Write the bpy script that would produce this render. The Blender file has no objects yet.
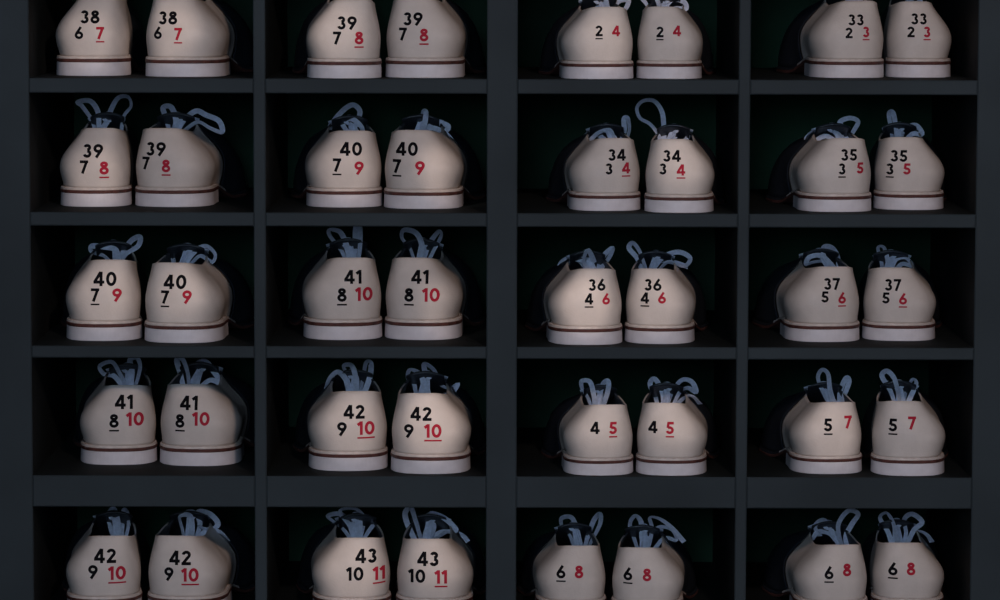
import bpy, math, random
from mathutils import Vector, Matrix
from mathutils.bvhtree import BVHTree
random.seed(4)
scene = bpy.context.scene
scene.view_settings.view_transform = 'Standard'
COL = scene.collection

# ------------------------------------------------------------ camera
F = 3700.0; D = 3.7; PITCH = math.radians(5.4); ROLL = math.radians(0.15)
camd = bpy.data.cameras.new("camera"); cam = bpy.data.objects.new("camera", camd)
COL.objects.link(cam); scene.camera = cam
camd.sensor_width = 36; camd.lens = F/1000*36; camd.clip_end = 50
CP = Vector((0, -D*math.cos(PITCH), D*math.sin(PITCH)))
RM = Matrix.Rotation(math.pi/2-PITCH, 3, 'X') @ Matrix.Rotation(ROLL, 3, 'Z')
cam.matrix_world = Matrix.Translation(CP) @ RM.to_4x4()
def ray(px, py):
    return (RM @ Vector(((px-500)/F, -(py-300)/F, -1))).normalized()
def at_y(px, py, Y):
    d = ray(px, py); return CP + d*((Y-CP.y)/d.y)
def at_z(px, py, Z):
    d = ray(px, py); return CP + d*((Z-CP.z)/d.z)

# ------------------------------------------------------------ materials
def mat(name, col, rough=0.5, var=0.0, scale=60, bump=0.0, bscale=400, spec=0.5, sheen=0, coord='Object'):
    m = bpy.data.materials.new(name); m.use_nodes = True
    nt = m.node_tree; b = nt.nodes["Principled BSDF"]
    b.inputs["Base Color"].default_value = (*col, 1); b.inputs["Roughness"].default_value = rough
    b.inputs["Specular IOR Level"].default_value = spec
    tc = nt.nodes.new("ShaderNodeTexCoord")
    if var > 0:
        n = nt.nodes.new("ShaderNodeTexNoise"); n.inputs["Scale"].default_value = scale; n.inputs["Detail"].default_value = 5
        nt.links.new(tc.outputs[coord], n.inputs["Vector"])
        r = nt.nodes.new("ShaderNodeValToRGB")
        r.color_ramp.elements[0].position = .3; r.color_ramp.elements[1].position = .7
        r.color_ramp.elements[0].color = (*[c*(1-var) for c in col], 1)
        r.color_ramp.elements[1].color = (*[min(1, c*(1+var*.5)) for c in col], 1)
        nt.links.new(n.outputs["Fac"], r.inputs[0]); nt.links.new(r.outputs[0], b.inputs["Base Color"])
    if bump > 0:
        n2 = nt.nodes.new("ShaderNodeTexNoise"); n2.inputs["Scale"].default_value = bscale; n2.inputs["Detail"].default_value = 3
        nt.links.new(tc.outputs[coord], n2.inputs["Vector"])
        bp = nt.nodes.new("ShaderNodeBump"); bp.inputs["Strength"].default_value = bump; bp.inputs["Distance"].default_value = .001
        nt.links.new(n2.outputs["Fac"], bp.inputs["Height"]); nt.links.new(bp.outputs[0], b.inputs["Normal"])
    return m
M_CREAM = mat("cream_leather", (.67, .60, .545), .48, .14, 30, .25, 500, .35)
M_LINING = mat("dark_lining", (.06, .065, .075), .9)
M_WELT = mat("cream_welt", (.62, .54, .49), .5, .25, 90)
M_HEEL = mat("white_rubber", (.72, .68, .70), .45, .14, 50)
M_BROWN = mat("brown_sole_edge", (.11, .040, .032), .55, .5, 160)
M_BLACK = mat("black_leather", (.020, .024, .032), .36, .1, 50, .3, 500, .55)
M_LACE = mat("grey_blue_lace", (.68, .75, .90), .85, .15, 300, .6, 1500, .2)
M_INKB = mat("black_ink", (.004, .004, .006), .8, spec=.1)
M_INKR = mat("red_ink", (.42, .018, .040), .75, spec=.15)
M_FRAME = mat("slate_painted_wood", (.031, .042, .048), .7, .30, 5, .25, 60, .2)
M_INSIDE = mat("shaded_slate_painted_wood", (.0058, .0085, .0085), .75, .3, 9, .2, 60, .2)  # frame slate, slightly green, with the cubby shade put into the colour
M_BACK = mat("dark_green_painted_board", (.012, .042, .022), .8, .7, 5, .2, 60, .2)
M_WALL = mat("dark_wall_paint", (.06, .065, .07), .8, .1, 5)
M_FLOOR = mat("dark_floor", (.08, .065, .05), .5, .3, 6)

def new_obj(name, me, parent=None, mats=()):
    o = bpy.data.objects.new(name, me); COL.objects.link(o)
    if parent: o.parent = parent
    return o
def mesh(name, V, Fc, mats, smooth=False, mi=None):
    me = bpy.data.meshes.new(name); me.from_pydata([tuple(v) for v in V], [], Fc)
    for m in mats: me.materials.append(m)
    for i, p in enumerate(me.polygons):
        p.use_smooth = smooth
        if mi: p.material_index = mi[i]
    me.update(); return me

# ------------------------------------------------------------ rack
def Z(py): return (300-py)/1000.0/math.cos(PITCH)
def X(px): return (px-500)/1000.0
CUB = [(X(31), X(254)), (X(266), X(486.5)), (X(517), X(737)), (X(748.5), X(974.5))]
FLOORS = [80.5, 213.5, 347, 477.5, 627]
TOPS = [-39, 95, 227, 359, 509]
DEPTH = .385
ZB, ZT = -1.16, Z(-190)
rack = bpy.data.objects.new("shoe_rack", None); COL.objects.link(rack)
rack.location = (0, 0, ZB)
rack["label"] = "dark slate painted wooden cubbyhole shelving holding bowling shoes"
rack["category"] = "shelving"
def board(name, x0, x1, z0, z1, y0=0.0, y1=DEPTH, allm=None, bev=.0011):
    V = []; b = bev
    def q(y, dx): return [(x0+dx, y, z0+dx), (x1-dx, y, z0+dx), (x1-dx, y, z1-dx), (x0+dx, y, z1-dx)]
    V = q(y0, b)+q(y0+b, 0)+q(y1, 0)
    V = [(a, c, d-ZB) for a, c, d in V]
    Fc = [(0, 1, 2, 3)]; mi = [0]
    for k in range(4):
        Fc.append((k, k+4, (k+1) % 4+4, (k+1) % 4)); mi.append(0)
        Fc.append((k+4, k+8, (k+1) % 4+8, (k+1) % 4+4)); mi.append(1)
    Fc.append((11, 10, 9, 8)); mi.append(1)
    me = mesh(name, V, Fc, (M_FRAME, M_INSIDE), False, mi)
    return new_obj(name, me, rack)
board("side_panel", X(-14), CUB[0][0], ZB, ZT)
board("divider", CUB[0][1], CUB[1][0], ZB, ZT)
board("side_panel", CUB[1][1], CUB[2][0], ZB, ZT)
board("divider", CUB[2][1], CUB[3][0], ZB, ZT)
board("side_panel", CUB[3][1], X(1020), ZB, ZT)
rows = []
for i in range(5):
    top = Z(FLOORS[i]); bot = Z(TOPS[i+1]) if i < 4 else top-.0145
    rows.append((bot, top))
rows.append((Z(-39), Z(-53)))
rows.append((ZT-.02, ZT))
rows += [(Z(760+133*k)-.0145, Z(760+133*k)) for k in range(5)]
rows.append((ZB, ZB+.09))
for (c0, c1) in CUB:
    for (b, t) in rows:
        board("shelf_board", c0, c1, b, t)
bk = mesh("back_panel", [(X(-14), DEPTH, 0), (X(1020), DEPTH, 0), (X(1020), DEPTH, ZT-ZB), (X(-14), DEPTH, ZT-ZB),
          (X(-14), DEPTH+.008, 0), (X(1020), DEPTH+.008, 0), (X(1020), DEPTH+.008, ZT-ZB), (X(-14), DEPTH+.008, ZT-ZB)],
          [(0, 1, 2, 3), (7, 6, 5, 4), (0, 4, 5, 1), (1, 5, 6, 2), (2, 6, 7, 3), (3, 7, 4, 0)], (M_BACK,))
new_obj("back_panel", bk, rack)

def slab(name, x0, x1, y0, y1, z0, z1, m):
    V = [(x, y, z) for z in (z0, z1) for (x, y) in ((x0, y0), (x1, y0), (x1, y1), (x0, y1))]
    me = mesh(name, V, [(3, 2, 1, 0), (4, 5, 6, 7), (0, 1, 5, 4), (1, 2, 6, 5), (2, 3, 7, 6), (3, 0, 4, 7)], (m,))
    o = new_obj(name, me); o["kind"] = "structure"; return o
slab("floor", -2.5, 2.5, -4.6, DEPTH+.009, ZB-.05, ZB, M_FLOOR)
slab("wall_back", -2.5, 2.5, DEPTH+.009, DEPTH+.1, ZB-.05, 1.6, M_WALL)

# ------------------------------------------------------------ shoe meshes (mm, toe +y, lateral +x)
BL = [(0, 0), (20, 4), (31.5, 17), (36.5, 38), (36, 68), (36.5, 98), (42, 132), (49.5, 165), (51.5, 195), (46, 225), (32, 249), (14, 262),
      (0, 265), (-14, 260), (-28, 246), (-36.5, 223), (-40, 194), (-38, 163), (-34, 132), (-31.5, 100), (-32.5, 68), (-35.5, 38), (-31, 17), (-19.5, 4)]
TLs = [(0, 9, 83), (13, 11.5, 82.7), (19.7, 20.5, 81), (23.3, 41, 78.5), (23.8, 64, 77.5), (22.5, 88, 81), (18, 108, 86), (14, 126, 81),
      (12, 142, 75), (10, 155, 70), (6, 163, 67), (2, 166, 66), (0, 167, 66)]
TL = TLs + [(-x, y, z) for x, y, z in TLs[11:0:-1]]
TSH = 7.0
def tshift(y): return -TSH if y < 70 else -TSH*max(0, (167-y)/97.0)
TL = [(x+tshift(y), y, z) for x, y, z in TL]
SUB = 5
def cr(P, sub=SUB, closed=True):
    n = len(P); out = []
    rng = n if closed else n-1
    for i in range(rng):
        g = lambda k: Vector(P[k % n]) if closed else Vector(P[max(0, min(n-1, k))])
        a, b, c, d = g(i-1), g(i), g(i+1), g(i+2)
        for s in range(sub):
            t = s/sub
            out.append(.5*((2*b)+(c-a)*t+(2*a-5*b+4*c-d)*t*t+(3*b-a-3*c+d)*t**3))
    if not closed: out.append(Vector(P[-1]))
    return out
OUT = cr([Vector((x, y, 0)) for x, y in BL]); TOP = cr(TL); NU = len(OUT)
def sm(a, b, x):
    t = max(0, min(1, (x-a)/(b-a))); return t*t*(3-2*t)
def lift(y): return 14*(1-sm(78, 150, y)) + 5*sm(225, 268, y)**1.5
HS = [(0, 0.10), (.07, .04), (.18, -.05), (.32, -.12), (.45, -.08), (.58, .09), (.72, .39), (.87, .75), (1, 1)]
def hS(v):
    for i in range(len(HS)-1):
        if v <= HS[i+1][0]:
            t = (v-HS[i][0])/(HS[i+1][0]-HS[i][0])
            p = [HS[max(0, min(len(HS)-1, k))][1] for k in (i-1, i, i+1, i+2)]
            return .5*((2*p[1])+(p[2]-p[0])*t+(2*p[0]-5*p[1]+4*p[2]-p[3])*t*t+(3*p[1]-p[0]-3*p[2]+p[3])*t**3)
    return 1
NV = 20
def upper_point(i, v):
    B = OUT[i % NU]; T = TOP[i % NU]
    z0 = lift(B.y)+5.8
    w = sm(95, 190, B.y)
    a = v*math.pi/2
    h = hS(v)*(1-w)+(1-math.cos(a)**.9)*w if v < 1 else 1
    zf = v*(1-w)+math.sin(a)*w
    dx, dy = T.x-B.x, T.y-B.y
    if h < 0:
        L = math.hypot(dx, dy) or 1; dd = min(L, 14)
        dx, dy = dx/L*dd*1.5, dy/L*dd*1.5
    return Vector((B.x+dx*h, B.y+dy*h, z0+(T.z-z0)*zf))
def mk(name, V, Fc, mats, m, smooth=True, mi=None):
    V = [Vector((v[0]*m, v[1], v[2]))/1000 for v in V]
    if m < 0: Fc = [tuple(reversed(f)) for f in Fc]
    return mesh(name, V, Fc, mats, smooth, mi)
def upper_part(name, i0, i1, mats, m):
    V = []; Fc = []; W = i1-i0+1; th = 1.9
    for layer in (0, 1):
        for j in range(NV+1):
            for i in range(i0, i1+1):
                p = upper_point(i, j/NV)
                if layer:
                    du = upper_point(i+1, j/NV)-upper_point(i-1, j/NV)
                    dv = upper_point(i, min(1, j/NV+.03))-upper_point(i, max(0, j/NV-.03))
                    n = du.cross(dv); n.normalize() if n.length > 0 else None
                    p = p-n*th
                V.append(p)
    N = W*(NV+1); mi = []
    for j in range(NV):
        for i in range(W-1):
            a = j*W+i
            Fc.append((a, a+1, a+W+1, a+W)); mi.append(0)
            Fc.append((N+a+W, N+a+W+1, N+a+1, N+a)); mi.append(1)
    for i in range(W-1):
        a = NV*W+i; Fc.append((a, a+1, N+a+1, N+a)); mi.append(0)
        a = i; Fc.append((N+a, N+a+1, a+1, a)); mi.append(1)
    for j in range(NV):
        a = j*W; Fc.append((a+W, N+a+W, N+a, a)); mi.append(0)
        a = j*W+W-1; Fc.append((a, N+a, N+a+W, a+W)); mi.append(0)
    return mk(name, V, Fc, mats, m, True, mi)
def offs(P, d):
    n = len(P); out = []
    for i in range(n):
        t = P[(i+1) % n]-P[i-1]; nn = Vector((t.y, -t.x, 0)).normalized()
        out.append(P[i]+nn*d)
    return out
def layer(name, d0, d, z0, z1, m, mt, outline=None, dark=None):
    base = outline or OUT; V = []; mi = []
    rings = [(d0-.6, 0, 0), (d0, 0, .4), (d, 1, -.5), (d-.8, 1, 0)]
    for (dd, which, dz) in rings:
        for p in offs(base, dd):
            zz = (z1(p.y) if which else z0(p.y))+dz
            V.append(Vector((p.x, p.y, zz)))
    n = len(base); Fc = []
    for r in range(3):
        for i in range(n):
            Fc.append((r*n+i, r*n+(i+1) % n, (r+1)*n+(i+1) % n, (r+1)*n+i))
            mi.append(1 if dark and base[i].y > dark else 0)
    for r, rev in ((0, True), (3, False)):
        h = n//2
        for i in range(h):
            a, b, c, e = i, i+1, (n-i-1) % n, (n-i) % n
            f = [a, b] + ([c] if c != b else []) + ([e] if e != a else [])
            f = tuple(r*n+k for k in f)
            Fc.append(tuple(reversed(f)) if rev else f); mi.append(1 if dark and base[i].y > dark else 0)
    return mk(name, V, Fc, (mt, M_BLACK), m, False, mi)
kk = [i for i in range(NU//2) if OUT[i].y < 86]
lat = [OUT[i].copy() for i in kk]; med = [OUT[-i % NU].copy() for i in kk[1:]]
front = [Vector((lat[-1].x-2, 88, 0)), Vector((12, 85, 0)), Vector((0, 84, 0)), Vector((-12, 85, 0)), Vector((med[-1].x+2, 88, 0))]
HBO = lat+front+list(reversed(med))

def ribbon(P, width, thick, V, Fc, tw=0.0, ph=0.0, ref=Vector((0, 1, 0))):
    n = len(P); b0 = len(V)
    for i, p in enumerate(P):
        t = (P[min(n-1, i+1)]-P[max(0, i-1)])
        if t.length < 1e-9: t = Vector((0, 0, 1))
        t.normalize()
        s = t.cross(ref)
        if s.length < .15: s = t.cross(Vector((0, .6, .8)))
        s.normalize(); nn = s.cross(t).normalized()
        a = tw*math.sin(ph+3.2*i/n)
        s2 = s*math.cos(a)+nn*math.sin(a); n2 = nn*math.cos(a)-s*math.sin(a)
        for (u, w) in ((-.5, -.25), (-.42, -.5), (.42, -.5), (.5, -.25), (.5, .25), (.42, .5), (-.42, .5), (-.5, .25)):
            V.append(p+s2*(u*width)+n2*(w*thick))
    for i in range(n-1):
        for k in range(8):
            a = b0+i*8+k; b = b0+i*8+(k+1) % 8
            Fc.append((a, b, b+8, a+8))
    Fc.append(tuple(b0+k for k in range(7, -1, -1))); Fc.append(tuple(b0+(n-1)*8+k for k in range(8)))

BASE = {}
for m in (1, -1):
    s = SUB; i5 = int(5.4*s)
    d = {}
    d["quarter"] = upper_part("heel_quarter", -i5, i5, (M_CREAM, M_LINING), m)
    d["vamp"] = upper_part("vamp", i5, NU-i5, (M_BLACK, M_LINING), m)
    d["welt"] = layer("welt", 1.9, 1.4, lambda y: lift(y)+3.3, lambda y: lift(y)+6.2, m, M_WELT, None, 112)
    d["outsole"] = layer("outsole", 2.0, 2.5, lambda y: lift(y), lambda y: lift(y)+3.3, m, M_BROWN)
    d["heel_block"] = layer("heel_block", 2.0, 1.6, lambda y: 0, lambda y: 14.0, m, M_HEEL, HBO)
    V = []; Fc = []; C = cr([Vector(c) for c in ((0, 172, 62), (-1, 150, 69), (-3, 130, 77), (-5, 112, 86), (-6, 98, 96))], 4, False)
    W = 9
    for lay in (0, 1):
        for i, c in enumerate(C):
            hw = 11+8*i/(len(C)-1)
            if i == len(C)-1: hw *= .8
            for k in range(W):
                u = -1+2*k/(W-1); V.append(Vector((c.x+u*hw, c.y-.6*lay*2, c.z-3.5*u*u-2.2*lay)))
    N = W*len(C)
    for i in range(len(C)-1):
        for k in range(W-1):
            a = i*W+k; Fc.append((a, a+W, a+W+1, a+1)); Fc.append((N+a+1, N+a+W+1, N+a+W, N+a))
    for k in range(W-1):
        a = (len(C)-1)*W+k; Fc.append((a, N+a, N+a+1, a+1))
    for i in range(len(C)-1):
        a = i*W; Fc.append((a, N+a, N+a+W, a+W)); a = i*W+W-1; Fc.append((a+W, N+a+W, N+a, a))
    d["tongue"] = mk("tongue", V, Fc, (M_BLACK,), m)
    V = []; Fc = []
    ey = [(110, 88, 19), (124, 83.5, 16), (138, 78, 14), (152, 72.5, 12)]
    for r in range(4):
        y, z, w = ey[r]; cx = tshift(y)
        P = cr([Vector((cx-w-1, y, z-1)), Vector((cx-w*.4, y, z+2.5)), Vector((cx+w*.4, y, z+2.5)), Vector((cx+w+1, y, z-1))], 4, False)
        ribbon(P, 6, 1.2, V, Fc, 0, 0, Vector((0, .45, .9)))
    P = [Vector((-6+4.5*math.cos(a), 107+3*math.sin(a*2), 90+3.5*math.sin(a))) for a in [k*math.pi/8 for k in range(17)]]
    ribbon(P, 5, 1.6, V, Fc, .5, 0)
    d["lacing"] = mk("lacing", V, Fc, (M_LACE,), m)
    q = d["quarter"]
    d["bvh"] = BVHTree.FromPolygons([v.co.copy() for v in q.vertices], [tuple(p.vertices) for p in q.polygons])
    BASE[m] = d

# ------------------------------------------------------------ digits
def arc(cx, cy, rx, ry, a0, a1, n=26):
    return [(cx+rx*math.cos(math.radians(a0+(a1-a0)*k/n)), cy+ry*math.sin(math.radians(a0+(a1-a0)*k/n))) for k in range(n+1)]
TS = .215; r = TS/2
DG = {
 '0': (.66, [arc(.33, .5, .33-r, .5-r, 0, 360, 40)]),
 '1': (.37, [[(.25, 0), (.25, 1)], [(.22, .90), (.02, .73)]]),
 '2': (.59, [arc(.29, .70, .295-r, .30-r, 172, -38, 24)+[(.10, .10)], [(.02, r), (.59, r)]]),
 '3': (.58, [arc(.28, .74, .265-r, .26-r, 165, -90, 22), arc(.28, .295, .29-r, .295-r, 90, -165, 24)]),
 '4': (.68, [[(.44, .97), (.08, .28)], [(.01, .28), (.67, .28)], [(.47, 0), (.47, 1)]]),
 '5': (.59, [[(.16, 1-r), (.56, 1-r)], [(.20, .98), (.135, .50)], arc(.275, .32, .31-r, .32-r, 128, -162, 26)]),
 '6': (.64, [arc(.32, .32, .32-r, .32-r, 0, 360, 34), [(.45, .99), (.14, .45)]]),
 '7': (.58, [[(.02, 1-r), (.57, 1-r)], [(.485, .97), (.18, 0)]]),
 '8': (.62, [arc(.31, .76, .265-r, .24-r, 0, 360, 30), arc(.31, .30, .31-r, .30-r, 0, 360, 34)]),
 '9': (.64, [arc(.32, .68, .32-r, .32-r, 0, 360, 34), [(.19, .01), (.50, .55)]]),
}
XS = 1.17; GAP = .075
def resample(P, step):
    out = [Vector(P[0])]
    for a, b in zip(P[:-1], P[1:]):
        a = Vector(a); b = Vector(b); n = max(1, math.ceil((b-a).length/step))
        for k in range(1, n+1): out.append(a.lerp(b, k/n))
    return out
def text_mesh(s, under, hx, hz, cx, cz, bvh, mt):
    """string laid flat in local x,z around (cx,cz) and wrapped on to the heel leather"""
    tot = sum(DG[c][0] for c in s)*XS+GAP*XS*(len(s)-1)
    V = []; Fc = []; x = -tot/2; strokes = []
    for c in s:
        for P in DG[c][1]: strokes.append(([(x+p[0]*XS, p[1]-.5) for p in P], TS))
        x += (DG[c][0]+GAP)*XS
    if under: strokes.append(([(-tot/2, -.5-.22), (tot/2, -.5-.22)], .12))
    for P, tw in strokes:
        Q = resample(P, .06); n = len(Q); b0 = len(V); ok = []
        closed = (Q[0]-Q[-1]).length < 1e-4
        for i, p in enumerate(Q):
            if closed: t = Q[(i+1) % (n-1)]-Q[(i-1) % (n-1)]
            else: t = Q[min(n-1, i+1)]-Q[max(0, i-1)]
            t.normalize(); nn = Vector((-t.y, t.x))
            for k in (-1, 0, 1):
                q = p+nn*(k*tw/2)
                lx, lz = cx+q.x*hx, cz+q.y*hz
                h = bvh.ray_cast(Vector((lx, -.1, lz)), Vector((0, 1, 0)))
                if h[0] is None: V.append(Vector((lx, 0, lz))); ok.append(False)
                else:
                    no = h[1] if h[1].y < 0 else -h[1]
                    V.append(h[0]+no*.0003); ok.append(True)
        for i in range(n-1):
            for k in (0, 1):
                a = i*3+k; f = (a, a+3, a+4, a+1)
                if all(ok[j] for j in f): Fc.append(tuple(b0+j for j in f))
    return mesh("size_number", V, Fc, (mt,), True)

# ------------------------------------------------------------ shoe data (sole x0,x1, sole bottom, collar y, texts, lace paths)
def two(top, tp, l, lp, lu, rr, rp, ru, th, bh):
    out = []
    if top: out.append((top, 'b', False, tp[0], tp[1], th))
    out.append((l, 'b', lu, lp[0], lp[1], bh)); out.append((rr, 'r', ru, rp[0], rp[1], bh)); return out
SH = {
 (1, 1): [(57, 131, 76, -5, two("38", (90, 17), "6", (79, 33), 0, "7", (100, 33), 1, 13, 12)),
          (145, 225, 77, -3, two("38", (168, 18), "6", (158, 33), 0, "7", (178, 34), 1, 13, 12))],
 (1, 2): [(308, 382, 79, 0, two("39", (347, 23), "7", (337, 38), 0, "8", (359, 38), 1, 13, 12.5)),
          (385, 463, 78, -2, two("39", (413, 19), "7", (403, 34), 0, "8", (424, 35), 1, 13, 12.5))],
 (1, 3): [(562, 634, 80, 8, two("", 0, "2", (599, 31), 1, "4", (616, 31), 0, 0, 10.5)),
          (636, 701, 79, 7, two("", 0, "2", (660, 32), 1, "4", (677, 31), 0, 0, 10.5))],
 (1, 4): [(810, 884, 78, 1, two("33", (856, 20), "2", (849, 33), 0, "3", (866, 32), 1, 11, 10.5)),
          (885, 950, 76, 0, two("33", (919, 19), "2", (911, 32), 0, "3", (927, 32), 1, 11, 10.5))],
 (2, 1): [(61, 132, 206, 127, two("39", (93, 151), "7", (84, 167), 0, "8", (104, 168), 1, 13.5, 13)),
          (132, 216, 206, 127, two("39", (156, 149), "7", (146, 163), 0, "8", (166, 166), 1, 13.5, 12.5))],
 (2, 2): [(307, 383, 207, 130, two("40", (351, 149), "7", (337, 165), 1, "9", (359, 168), 0, 13.5, 13)),
          (383, 462, 209, 130, two("40", (407, 149), "7", (397, 166), 1, "9", (420, 168), 0, 13.5, 13.5))],
 (2, 3): [(570, 641, 211, 138, two("34", (617, 155), "3", (609, 169), 0, "4", (626, 168), 1, 11.5, 11)),
          (644, 713, 213, 139, two("34", (672, 156), "3", (663, 169), 0, "4", (681, 170), 1, 11.5, 11))],
 (2, 4): [(797, 873, 212, 138, two("35", (849, 155), "3", (842, 169), 1, "5", (860, 168), 0, 11.5, 11)),
          (873, 943, 210, 137, two("35", (899, 156), "3", (890, 169), 1, "5", (907, 169), 0, 11.5, 11))],
 (3, 1): [(67, 143, 341, 259, two("40", (105, 279), "7", (95, 295), 1, "9", (117, 295), 0, 14, 13)),
          (144, 223, 343, 262, two("40", (175, 282), "7", (165, 297), 1, "9", (187, 297), 0, 14, 13))],
 (3, 2): [(304, 383, 340, 257, two("41", (353, 277), "8", (342, 295), 1, "10", (364, 294), 0, 13.5, 13.5)),
          (384, 461, 340, 257, two("41", (420, 277), "8", (409, 295), 1, "10", (431, 295), 0, 13.5, 13.5))],
 (3, 3): [(549, 623, 345, 268, two("36", (597, 285), "4", (589, 299), 1, "6", (606, 299), 0, 11.5, 11)),
          (624, 694, 344, 268, two("36", (653, 285), "4", (645, 298), 1, "6", (662, 298), 0, 11.5, 11))],
 (3, 4): [(785, 860, 342, 266, two("37", (832, 284), "5", (825, 297), 0, "6", (842, 298), 1, 11.5, 11)),
          (861, 935, 341, 267, two("37", (893, 285), "5", (886, 298), 0, "6", (903, 299), 1, 11.5, 11))],
 (4, 1): [(81, 158, 463, 382, two("41", (124, 402), "8", (114, 421), 1, "10", (135, 419), 0, 14, 13.5)),
          (159, 241, 466, 383, two("41", (189, 403), "8", (180, 421), 1, "10", (201, 419), 0, 14, 13.5))],
 (4, 2): [(309, 389, 471, 390, two("42", (354, 412), "9", (342, 429), 0, "10", (366, 428), 1, 13.5, 13.5)),
          (390, 470, 474, 392, two("42", (421, 414), "9", (409, 431), 0, "10", (433, 431), 1, 13.5, 13.5))],
 (4, 3): [(564, 634, 476, 404, two("", 0, "4", (595, 428), 0, "5", (613, 428), 1, 0, 12)),
          (635, 706, 477, 403, two("", 0, "4", (653, 427), 0, "5", (670, 428), 1, 0, 12))],
 (4, 4): [(786, 867, 474, 401, two("", 0, "5", (828, 425), 1, "7", (848, 422), 0, 0, 12.5)),
          (870, 944, 476, 400, two("", 0, "5", (893, 425), 1, "7", (912, 423), 0, 0, 12.5))],
 (5, 1): [(67, 143, 616, 534, two("42", (105, 556), "9", (93, 572), 0, "10", (117, 573), 1, 14, 13.5)),
          (146, 228, 616, 534, two("42", (180, 558), "9", (169, 574), 0, "10", (190, 575), 1, 14, 13.5))],
 (5, 2): [(312, 393, 617, 536, two("43", (366, 556), "10", (355, 574), 0, "11", (379, 573), 1, 14, 13.5)),
          (395, 473, 618, 537, two("43", (428, 559), "10", (417, 576), 0, "11", (441, 577), 1, 14, 13.5))],
 (5, 3): [(536, 607, 618, 544, two("", 0, "6", (561, 572), 1, "8", (579, 572), 0, 0, 12.5)),
          (609, 684, 620, 546, two("", 0, "6", (628, 574), 1, "8", (647, 575), 0, 0, 12.5))],
 (5, 4): [(794, 868, 619, 543, two("", 0, "6", (829, 573), 1, "8", (847, 570), 0, 0, 12.5)),
          (870, 943, 617, 541, two("", 0, "6", (893, 569), 1, "8", (911, 569), 0, 0, 12.5))],
}
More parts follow.
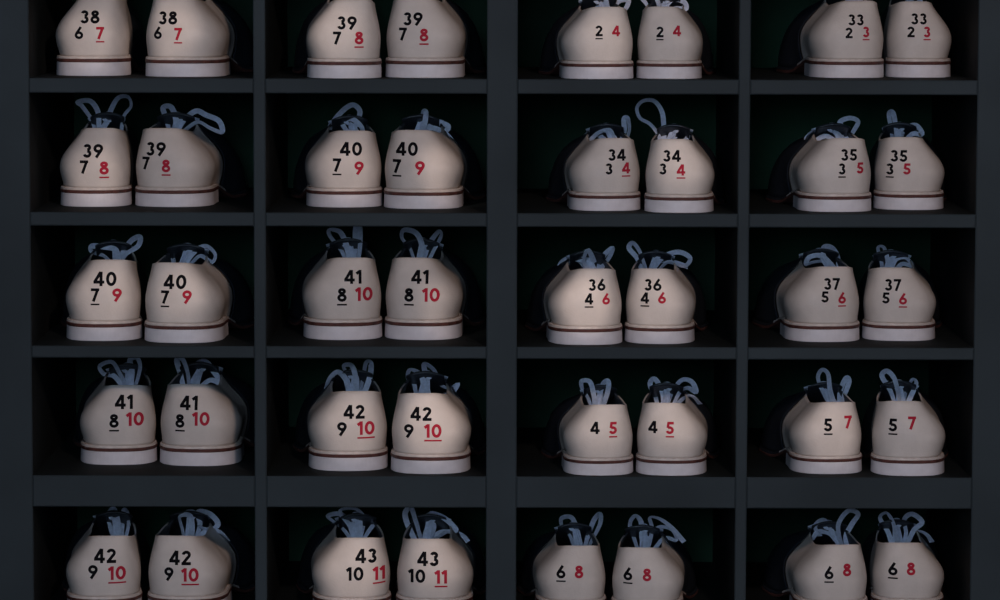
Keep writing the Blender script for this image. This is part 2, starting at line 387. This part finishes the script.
LACES = {
 (1, 3, 0): [[(604, 14), (596, 4), (592, -6), (602, -10), (606, 0), (608, 12)], [(612, 12), (618, 2), (628, 0), (626, 8), (618, 14)]],
 (1, 3, 1): [[(655, 12), (645, 2), (640, -6), (652, -8), (658, 2), (660, 12)], [(664, 10), (672, 0), (684, 2), (686, 9), (676, 8), (668, 12)]],
 (2, 1, 0): [[(97, 132), (92, 120), (82, 106), (78, 102), (90, 101), (98, 112), (100, 130)], [(103, 130), (110, 112), (118, 98), (128, 97), (131, 106), (124, 116), (121, 132)]],
 (2, 1, 1): [[(170, 133), (167, 120), (163, 108), (171, 107), (176, 120), (174, 132)], [(176, 132), (184, 120), (196, 111), (206, 115), (219, 121), (222, 132), (210, 128), (198, 122), (185, 130), (180, 134)]],
 (2, 2, 0): [[(352, 136), (342, 126), (330, 128), (336, 118), (346, 108), (354, 105), (360, 112), (356, 124), (354, 134)], [(350, 134), (342, 122), (352, 119), (362, 128), (360, 135)]],
 (2, 2, 1): [[(415, 135), (421, 124), (423, 112), (426, 113), (424, 126), (419, 135)], [(422, 134), (434, 123), (448, 126), (442, 134), (426, 136)], [(420, 134), (432, 128), (446, 134), (456, 146)]],
 (2, 3, 0): [[(612, 146), (603, 138), (592, 133), (584, 138), (587, 143), (598, 133), (610, 130), (614, 140)], [(618, 144), (624, 132), (624, 119), (628, 119), (629, 132), (622, 144)]],
 (2, 3, 1): [[(664, 146), (664, 130), (662, 112), (654, 101), (643, 101), (637, 108), (640, 118), (650, 124), (658, 134), (663, 146)], [(668, 145), (678, 134), (688, 136), (682, 142), (672, 146)]],
 (2, 4, 0): [[(846, 145), (838, 132), (826, 128), (815, 130), (806, 138), (812, 142), (826, 136), (840, 144)], [(848, 144), (844, 130), (840, 122), (850, 118), (858, 122), (852, 134), (850, 144)]],
 (2, 4, 1): [[(894, 144), (891, 128), (889, 114), (893, 113), (896, 128), (897, 143)], [(899, 143), (906, 128), (916, 125), (922, 134), (912, 134), (902, 144)]],
 (3, 1, 0): [[(115, 266), (104, 256), (92, 252), (92, 246), (104, 247), (116, 250), (118, 262)], [(116, 264), (124, 250), (132, 240), (140, 237), (138, 246), (126, 254), (119, 264)]],
 (3, 1, 1): [[(178, 268), (172, 256), (174, 248), (186, 250), (184, 264)], [(182, 267), (194, 252), (206, 246), (215, 254), (212, 262), (200, 256), (188, 266)]],
 (3, 2, 0): [[(348, 263), (341, 250), (330, 236), (330, 230), (340, 232), (346, 244), (351, 262)], [(353, 262), (355, 244), (356, 228), (360, 228), (360, 246), (357, 262)]],
 (3, 2, 1): [[(416, 263), (410, 248), (402, 238), (404, 230), (416, 233), (422, 246), (420, 262)], [(422, 262), (428, 246), (438, 232), (441, 236), (434, 250), (426, 263)]],
 (3, 3, 0): [[(592, 276), (580, 262), (568, 258), (560, 264), (562, 270), (572, 260), (586, 262), (594, 274)], [(596, 275), (602, 258), (612, 248), (610, 256), (602, 268), (598, 275)], [(593, 275), (584, 262), (588, 250), (594, 262)]],
 (3, 3, 1): [[(646, 275), (637, 258), (629, 248), (633, 243), (640, 252), (649, 274)], [(650, 274), (662, 258), (678, 252), (690, 258), (684, 266), (668, 262), (654, 274)], [(650, 274), (658, 262), (672, 262), (688, 267)]],
 (3, 4, 0): [[(830, 273), (824, 262), (814, 262), (806, 264), (810, 257), (822, 256), (834, 268)], [(836, 272), (838, 258), (832, 248), (824, 247), (824, 256), (832, 270)]],
 (3, 4, 1): [[(884, 273), (881, 260), (878, 248), (884, 248), (888, 262), (888, 272)], [(890, 272), (896, 260), (906, 258), (912, 266), (902, 264), (892, 273)]],
 (4, 1, 0): [[(126, 388), (114, 376), (104, 374), (100, 366), (112, 362), (120, 374), (128, 387)], [(130, 388), (132, 372), (130, 360), (137, 358), (140, 368), (134, 387)]],
 (4, 1, 1): [[(186, 389), (180, 372), (177, 360), (183, 360), (188, 374), (190, 388)], [(192, 389), (198, 376), (197, 364), (206, 362), (214, 372), (222, 384), (210, 380), (197, 389)]],
 (4, 2, 0): [[(350, 396), (346, 380), (338, 372), (330, 378), (326, 388)], [(352, 396), (347, 376), (344, 366), (352, 366), (356, 380), (356, 395)], [(358, 396), (363, 378), (366, 363), (371, 364), (369, 380), (361, 396)]],
 (4, 2, 1): [[(418, 398), (414, 384), (408, 378), (410, 370), (420, 374), (424, 388), (422, 398)], [(424, 397), (426, 378), (424, 364), (434, 370), (440, 384), (450, 388), (458, 384), (450, 394), (430, 397)]],
 (4, 3, 0): [[(594, 410), (588, 398), (582, 388), (582, 381), (590, 382), (594, 396), (596, 409)], [(598, 409), (600, 396), (603, 384), (608, 381), (608, 390), (602, 408)]],
 (4, 3, 1): [[(660, 409), (655, 396), (650, 384), (655, 379), (662, 392), (664, 408)], [(666, 409), (672, 392), (682, 380), (692, 382), (696, 392), (688, 388), (680, 392), (670, 409)], [(670, 408), (684, 398), (692, 396), (700, 404)]],
 (4, 4, 0): [[(832, 408), (824, 394), (818, 378), (822, 370), (828, 374), (830, 390), (835, 407)], [(838, 407), (840, 392), (846, 378), (849, 382), (844, 396), (840, 407)]],
 (4, 4, 1): [[(897, 407), (890, 390), (882, 376), (887, 371), (894, 378), (898, 392), (900, 406)], [(902, 407), (906, 392), (912, 380), (916, 384), (910, 398), (905, 407)]],
 (5, 1, 0): [[(116, 540), (110, 526), (108, 514), (114, 508), (118, 520), (119, 539)], [(120, 540), (122, 524), (124, 510), (128, 514), (128, 528), (123, 540)]],
 (5, 1, 1): [[(186, 541), (182, 528), (180, 516), (190, 516), (192, 530), (190, 540)], [(192, 541), (200, 526), (198, 512), (210, 514), (218, 524), (210, 530), (198, 526)], [(192, 541), (208, 530), (220, 532), (228, 540)]],
 (5, 2, 0): [[(356, 544), (344, 530), (334, 522), (328, 516), (340, 514), (352, 524), (360, 542)], [(358, 543), (362, 528), (366, 516), (374, 522), (368, 532), (360, 543)], [(356, 543), (350, 526), (340, 511), (356, 509), (366, 520)]],
 (5, 2, 1): [[(420, 545), (410, 530), (405, 514), (411, 508), (416, 522), (424, 544)], [(426, 544), (434, 528), (430, 514), (444, 518), (456, 530), (446, 532), (430, 540)], [(426, 544), (440, 532), (460, 534), (468, 542)]],
 (5, 3, 0): [[(576, 551), (570, 536), (562, 526), (562, 518), (572, 518), (578, 534), (580, 550)], [(582, 551), (588, 536), (594, 520), (600, 514), (600, 524), (592, 540), (585, 551)]],
 (5, 3, 1): [[(640, 553), (634, 538), (630, 524), (635, 516), (641, 522), (642, 538), (644, 552)], [(646, 553), (650, 536), (660, 527), (672, 530), (676, 540), (664, 538), (650, 552)], [(646, 552), (652, 530), (650, 518), (660, 519), (672, 528), (684, 542)]],
 (5, 4, 0): [[(842, 550), (830, 534), (818, 532), (812, 540)], [(846, 550), (846, 536), (852, 524), (858, 514), (848, 511), (838, 526), (842, 548)], [(842, 550), (834, 532), (824, 520), (815, 526), (820, 536)]],
 (5, 4, 1): [[(894, 548), (888, 532), (880, 518), (886, 513), (892, 520), (896, 534), (898, 547)], [(900, 548), (906, 534), (904, 520), (912, 514), (922, 522), (914, 530), (904, 546)], [(900, 548), (914, 532), (926, 534), (932, 542)]],
}
GROUP = "cream bowling shoes in the rack"
for (R, C), pair in SH.items():
    zf = Z(FLOORS[R-1]); w0, w1 = CUB[C-1]
    info = []
    for k, (x0, x1, yb, yc, texts) in enumerate(pair):
        cx = (x0+x1)/2
        Yh = min(.078, max(.010, at_z(cx, yb, zf).y))
        Hh = (yb-yc)*(Yh+D)/D/1000
        s = Hh/(.0830+.009*(CP.z-zf)/D)
        dep = (Yh+.037+D)/D
        sx = max(.90*s, min(1.10*s, (x1-x0)*dep/1000/.0762))
        Cx = at_y(cx, yb, Yh+.037*s).x
        info.append([k, s, sx, Cx, Yh])
    for it in info:
        k, s, sx, Cx, Yh = it
        room = (w1-.001-Cx) if k == 1 else (Cx-w0-.001)
        it.append(max(0, min(math.radians(3.2), math.asin(max(0, min(.5, (room-.0545*sx)/(.165*s)))))))
    gap = (info[1][3]-info[0][3]) + .157*(info[0][1]*math.sin(info[0][5])+info[1][1]*math.sin(info[1][5])) - .0425*(info[0][2]+info[1][2])
    if gap < 0:
        need = -gap/(.157*info[0][1])
        j = 0 if info[0][5] >= info[1][5] else 1
        info[j][5] += need
        print("TIGHT", R, C, round(gap, 4), round(math.degrees(info[0][5]), 1), round(math.degrees(info[1][5]), 1))
    for it, dat in zip(info, pair):
        k, s, sx, Cx, Yh, phi = it
        m = 1 if k == 1 else -1
        rot = -phi*m
        e = bpy.data.objects.new("bowling_shoe", None); COL.objects.link(e)
        e.empty_display_size = .02
        cc = Vector((Cx, Yh+.037*s, zf)); off = Matrix.Rotation(rot, 3, 'Z') @ Vector((0, .037*s, 0))
        e.location = cc-off; e.location.z = zf; e.rotation_euler = (0, 0, rot); e.scale = (sx, s, s)
        ww = Matrix.Translation(e.location) @ Matrix.Rotation(rot, 4, 'Z') @ Matrix.Diagonal((sx, s, s, 1))
        inv = ww.inverted()
        texts = dat[4]
        if texts[0][0] and len(texts) == 3:
            lab = "cream leather bowling shoe printed %s and %s, red %s" % (texts[0][0], texts[1][0], texts[2][0])
        else: lab = "cream leather bowling shoe printed black %s and red %s" % (texts[0][0], texts[1][0])
        e["label"] = lab; e["category"] = "shoe"; e["group"] = GROUP
        bd = BASE[m]
        for key, nm in (("quarter", "heel_quarter"), ("vamp", "vamp"), ("welt", "welt"), ("outsole", "outsole"), ("heel_block", "heel_block"), ("tongue", "tongue"), ("lacing", "lacing")):
            new_obj(nm, bd[key], e)
        cpl = inv @ CP
        for (st, colr, un, px, py, hh) in texts:
            d = (inv.to_3x3() @ ray(px, py)).normalized()
            h = bd["bvh"].ray_cast(cpl, d)
            if h[0] is None: print("MISS", R, C, k, st); continue
            depth = (Yh+.01+D)/D
            me = text_mesh(st, un, hh*depth/1000/sx, hh*depth/1000/s, h[0].x, h[0].z, bd["bvh"], M_INKB if colr == 'b' else M_INKR)
            o = new_obj("size_number", me, e); o["label"] = ("black" if colr == 'b' else "red")+" printed number "+st
        L = LACES.get((R, C, k))
        if L is None:
            cxp = (dat[0]+dat[1])/2-6*m; yc = dat[3]
            L = [[(cxp-1, yc+6), (cxp-8, yc-6), (cxp-16, yc-18), (cxp-8, yc-22), (cxp-2, yc-8), (cxp+1, yc+5)],
                 [(cxp+2, yc+6), (cxp+8, yc-8), (cxp+18, yc-20), (cxp+24, yc-10), (cxp+12, yc-4), (cxp+4, yc+5)]]
        V = []; Fc = []
        rnd = random.Random(R*100+C*10+k)
        for path in L:
            a0 = rnd.uniform(-1, 1)
            pts = [inv @ ((ww @ Vector((-.006*m, .107, .088))))]
            n = len(path)
            endk = math.hypot(path[0][0]-path[-1][0], path[0][1]-path[-1][1]) < 14
            for i, (px, py) in enumerate(path):
                t = i/(n-1)
                Yw = (ww @ Vector((0, .107, .09))).y + (.014*math.sin(math.pi*t)*a0 + .006*math.sin(2*math.pi*t))*1.0
                w = at_y(px, py, Yw)
                w.z = min(w.z, Z(TOPS[R-1])-.004); w.x = max(w0+.004, min(w1-.004, w.x))
                pts.append(inv @ w)
            if endk: pts.append(pts[0].copy()+Vector((.002, 0, 0)))
            ribbon(cr(pts, 7, False), .0056, .0007, V, Fc, .9, rnd.uniform(0, 6))
        me = mesh("lace_bow", V, Fc, (M_LACE,), False)
        new_obj("lace_bow", me, e)

# ------------------------------------------------------------ light
def area(name, loc, tgt, size, e, col):
    l = bpy.data.lights.new(name, 'AREA'); l.energy = e; l.color = col; l.size = size; l.shape = 'DISK'
    o = bpy.data.objects.new(name, l); COL.objects.link(o); o.location = loc
    o.rotation_euler = (Vector(tgt)-Vector(loc)).to_track_quat('-Z', 'Y').to_euler(); return o
area("ceiling_spot_lamp", (.55, -2.7, 1.25), (0, 0, 0), .15, 20, (1, .74, .63))
area("cool_lace_fill", (-.3, -4.4, .75), (0, 0, 0), .9, 35, (.58, .75, 1))  # cool fill added in front to brighten the laces
def spot(tgt, e, ang, loc, col=(1, .80, .70), blend=.4):  # added narrow beam that makes a bright patch on one heel
    l = bpy.data.lights.new("added_heel_spot", 'SPOT'); l.energy = e; l.color = col; l.spot_size = math.radians(ang); l.spot_blend = blend
    l.shadow_soft_size = .012
    o = bpy.data.objects.new("added_heel_spot", l); COL.objects.link(o); o.location = loc
    o.rotation_euler = (Vector(tgt)-Vector(loc)).to_track_quat('-Z', 'Y').to_euler()
A = (-.9, -2.6, 1.2); B = (.2, -2.6, 1.2); Cc = (.6, -2.6, 1.2)
spot((X(447), .05, Z(172)), 120, 1.3, A)
spot((X(350), .05, Z(165)), 70, 1.3, B)
spot((X(585), .05, Z(318)), 135, 1.3, B)
spot((X(655), .05, Z(312)), 80, 1.3, B)
spot((X(430), .05, Z(440)), 130, 1.4, B)
spot((X(350), .05, Z(435)), 80, 1.3, B)
spot((X(160), .05, Z(38)), 110, 1.3, Cc)
spot((X(85), .05, Z(40)), 80, 1.3, Cc)
spot((X(100), .05, Z(300)), 85, 1.3, Cc)
spot((X(170), .05, Z(305)), 85, 1.1, Cc)
spot((X(100), .05, Z(172)), 90, 1.2, Cc)
spot((X(345), .05, Z(45)), 85, 1.3, A)
spot((X(445), .05, Z(310)), 75, 1.2, A)
spot((X(350), .05, Z(580)), 100, 1.4, B)
spot((X(435), .05, Z(575)), 70, 1.2, B)
spot((X(600), .05, Z(445)), 75, 1.2, B)
spot((X(675), .05, Z(440)), 80, 1.2, B)
spot((X(835), .05, Z(445)), 80, 1.3, Cc)
spot((X(605), .05, Z(55)), 60, 1.3, B)
spot((X(680), .05, Z(178)), 70, 1.2, B)
w = bpy.data.worlds.new("world"); scene.world = w; w.use_nodes = True
w.node_tree.nodes["Background"].inputs[0].default_value = (.54, .70, .90, 1)
w.node_tree.nodes["Background"].inputs[1].default_value = .15
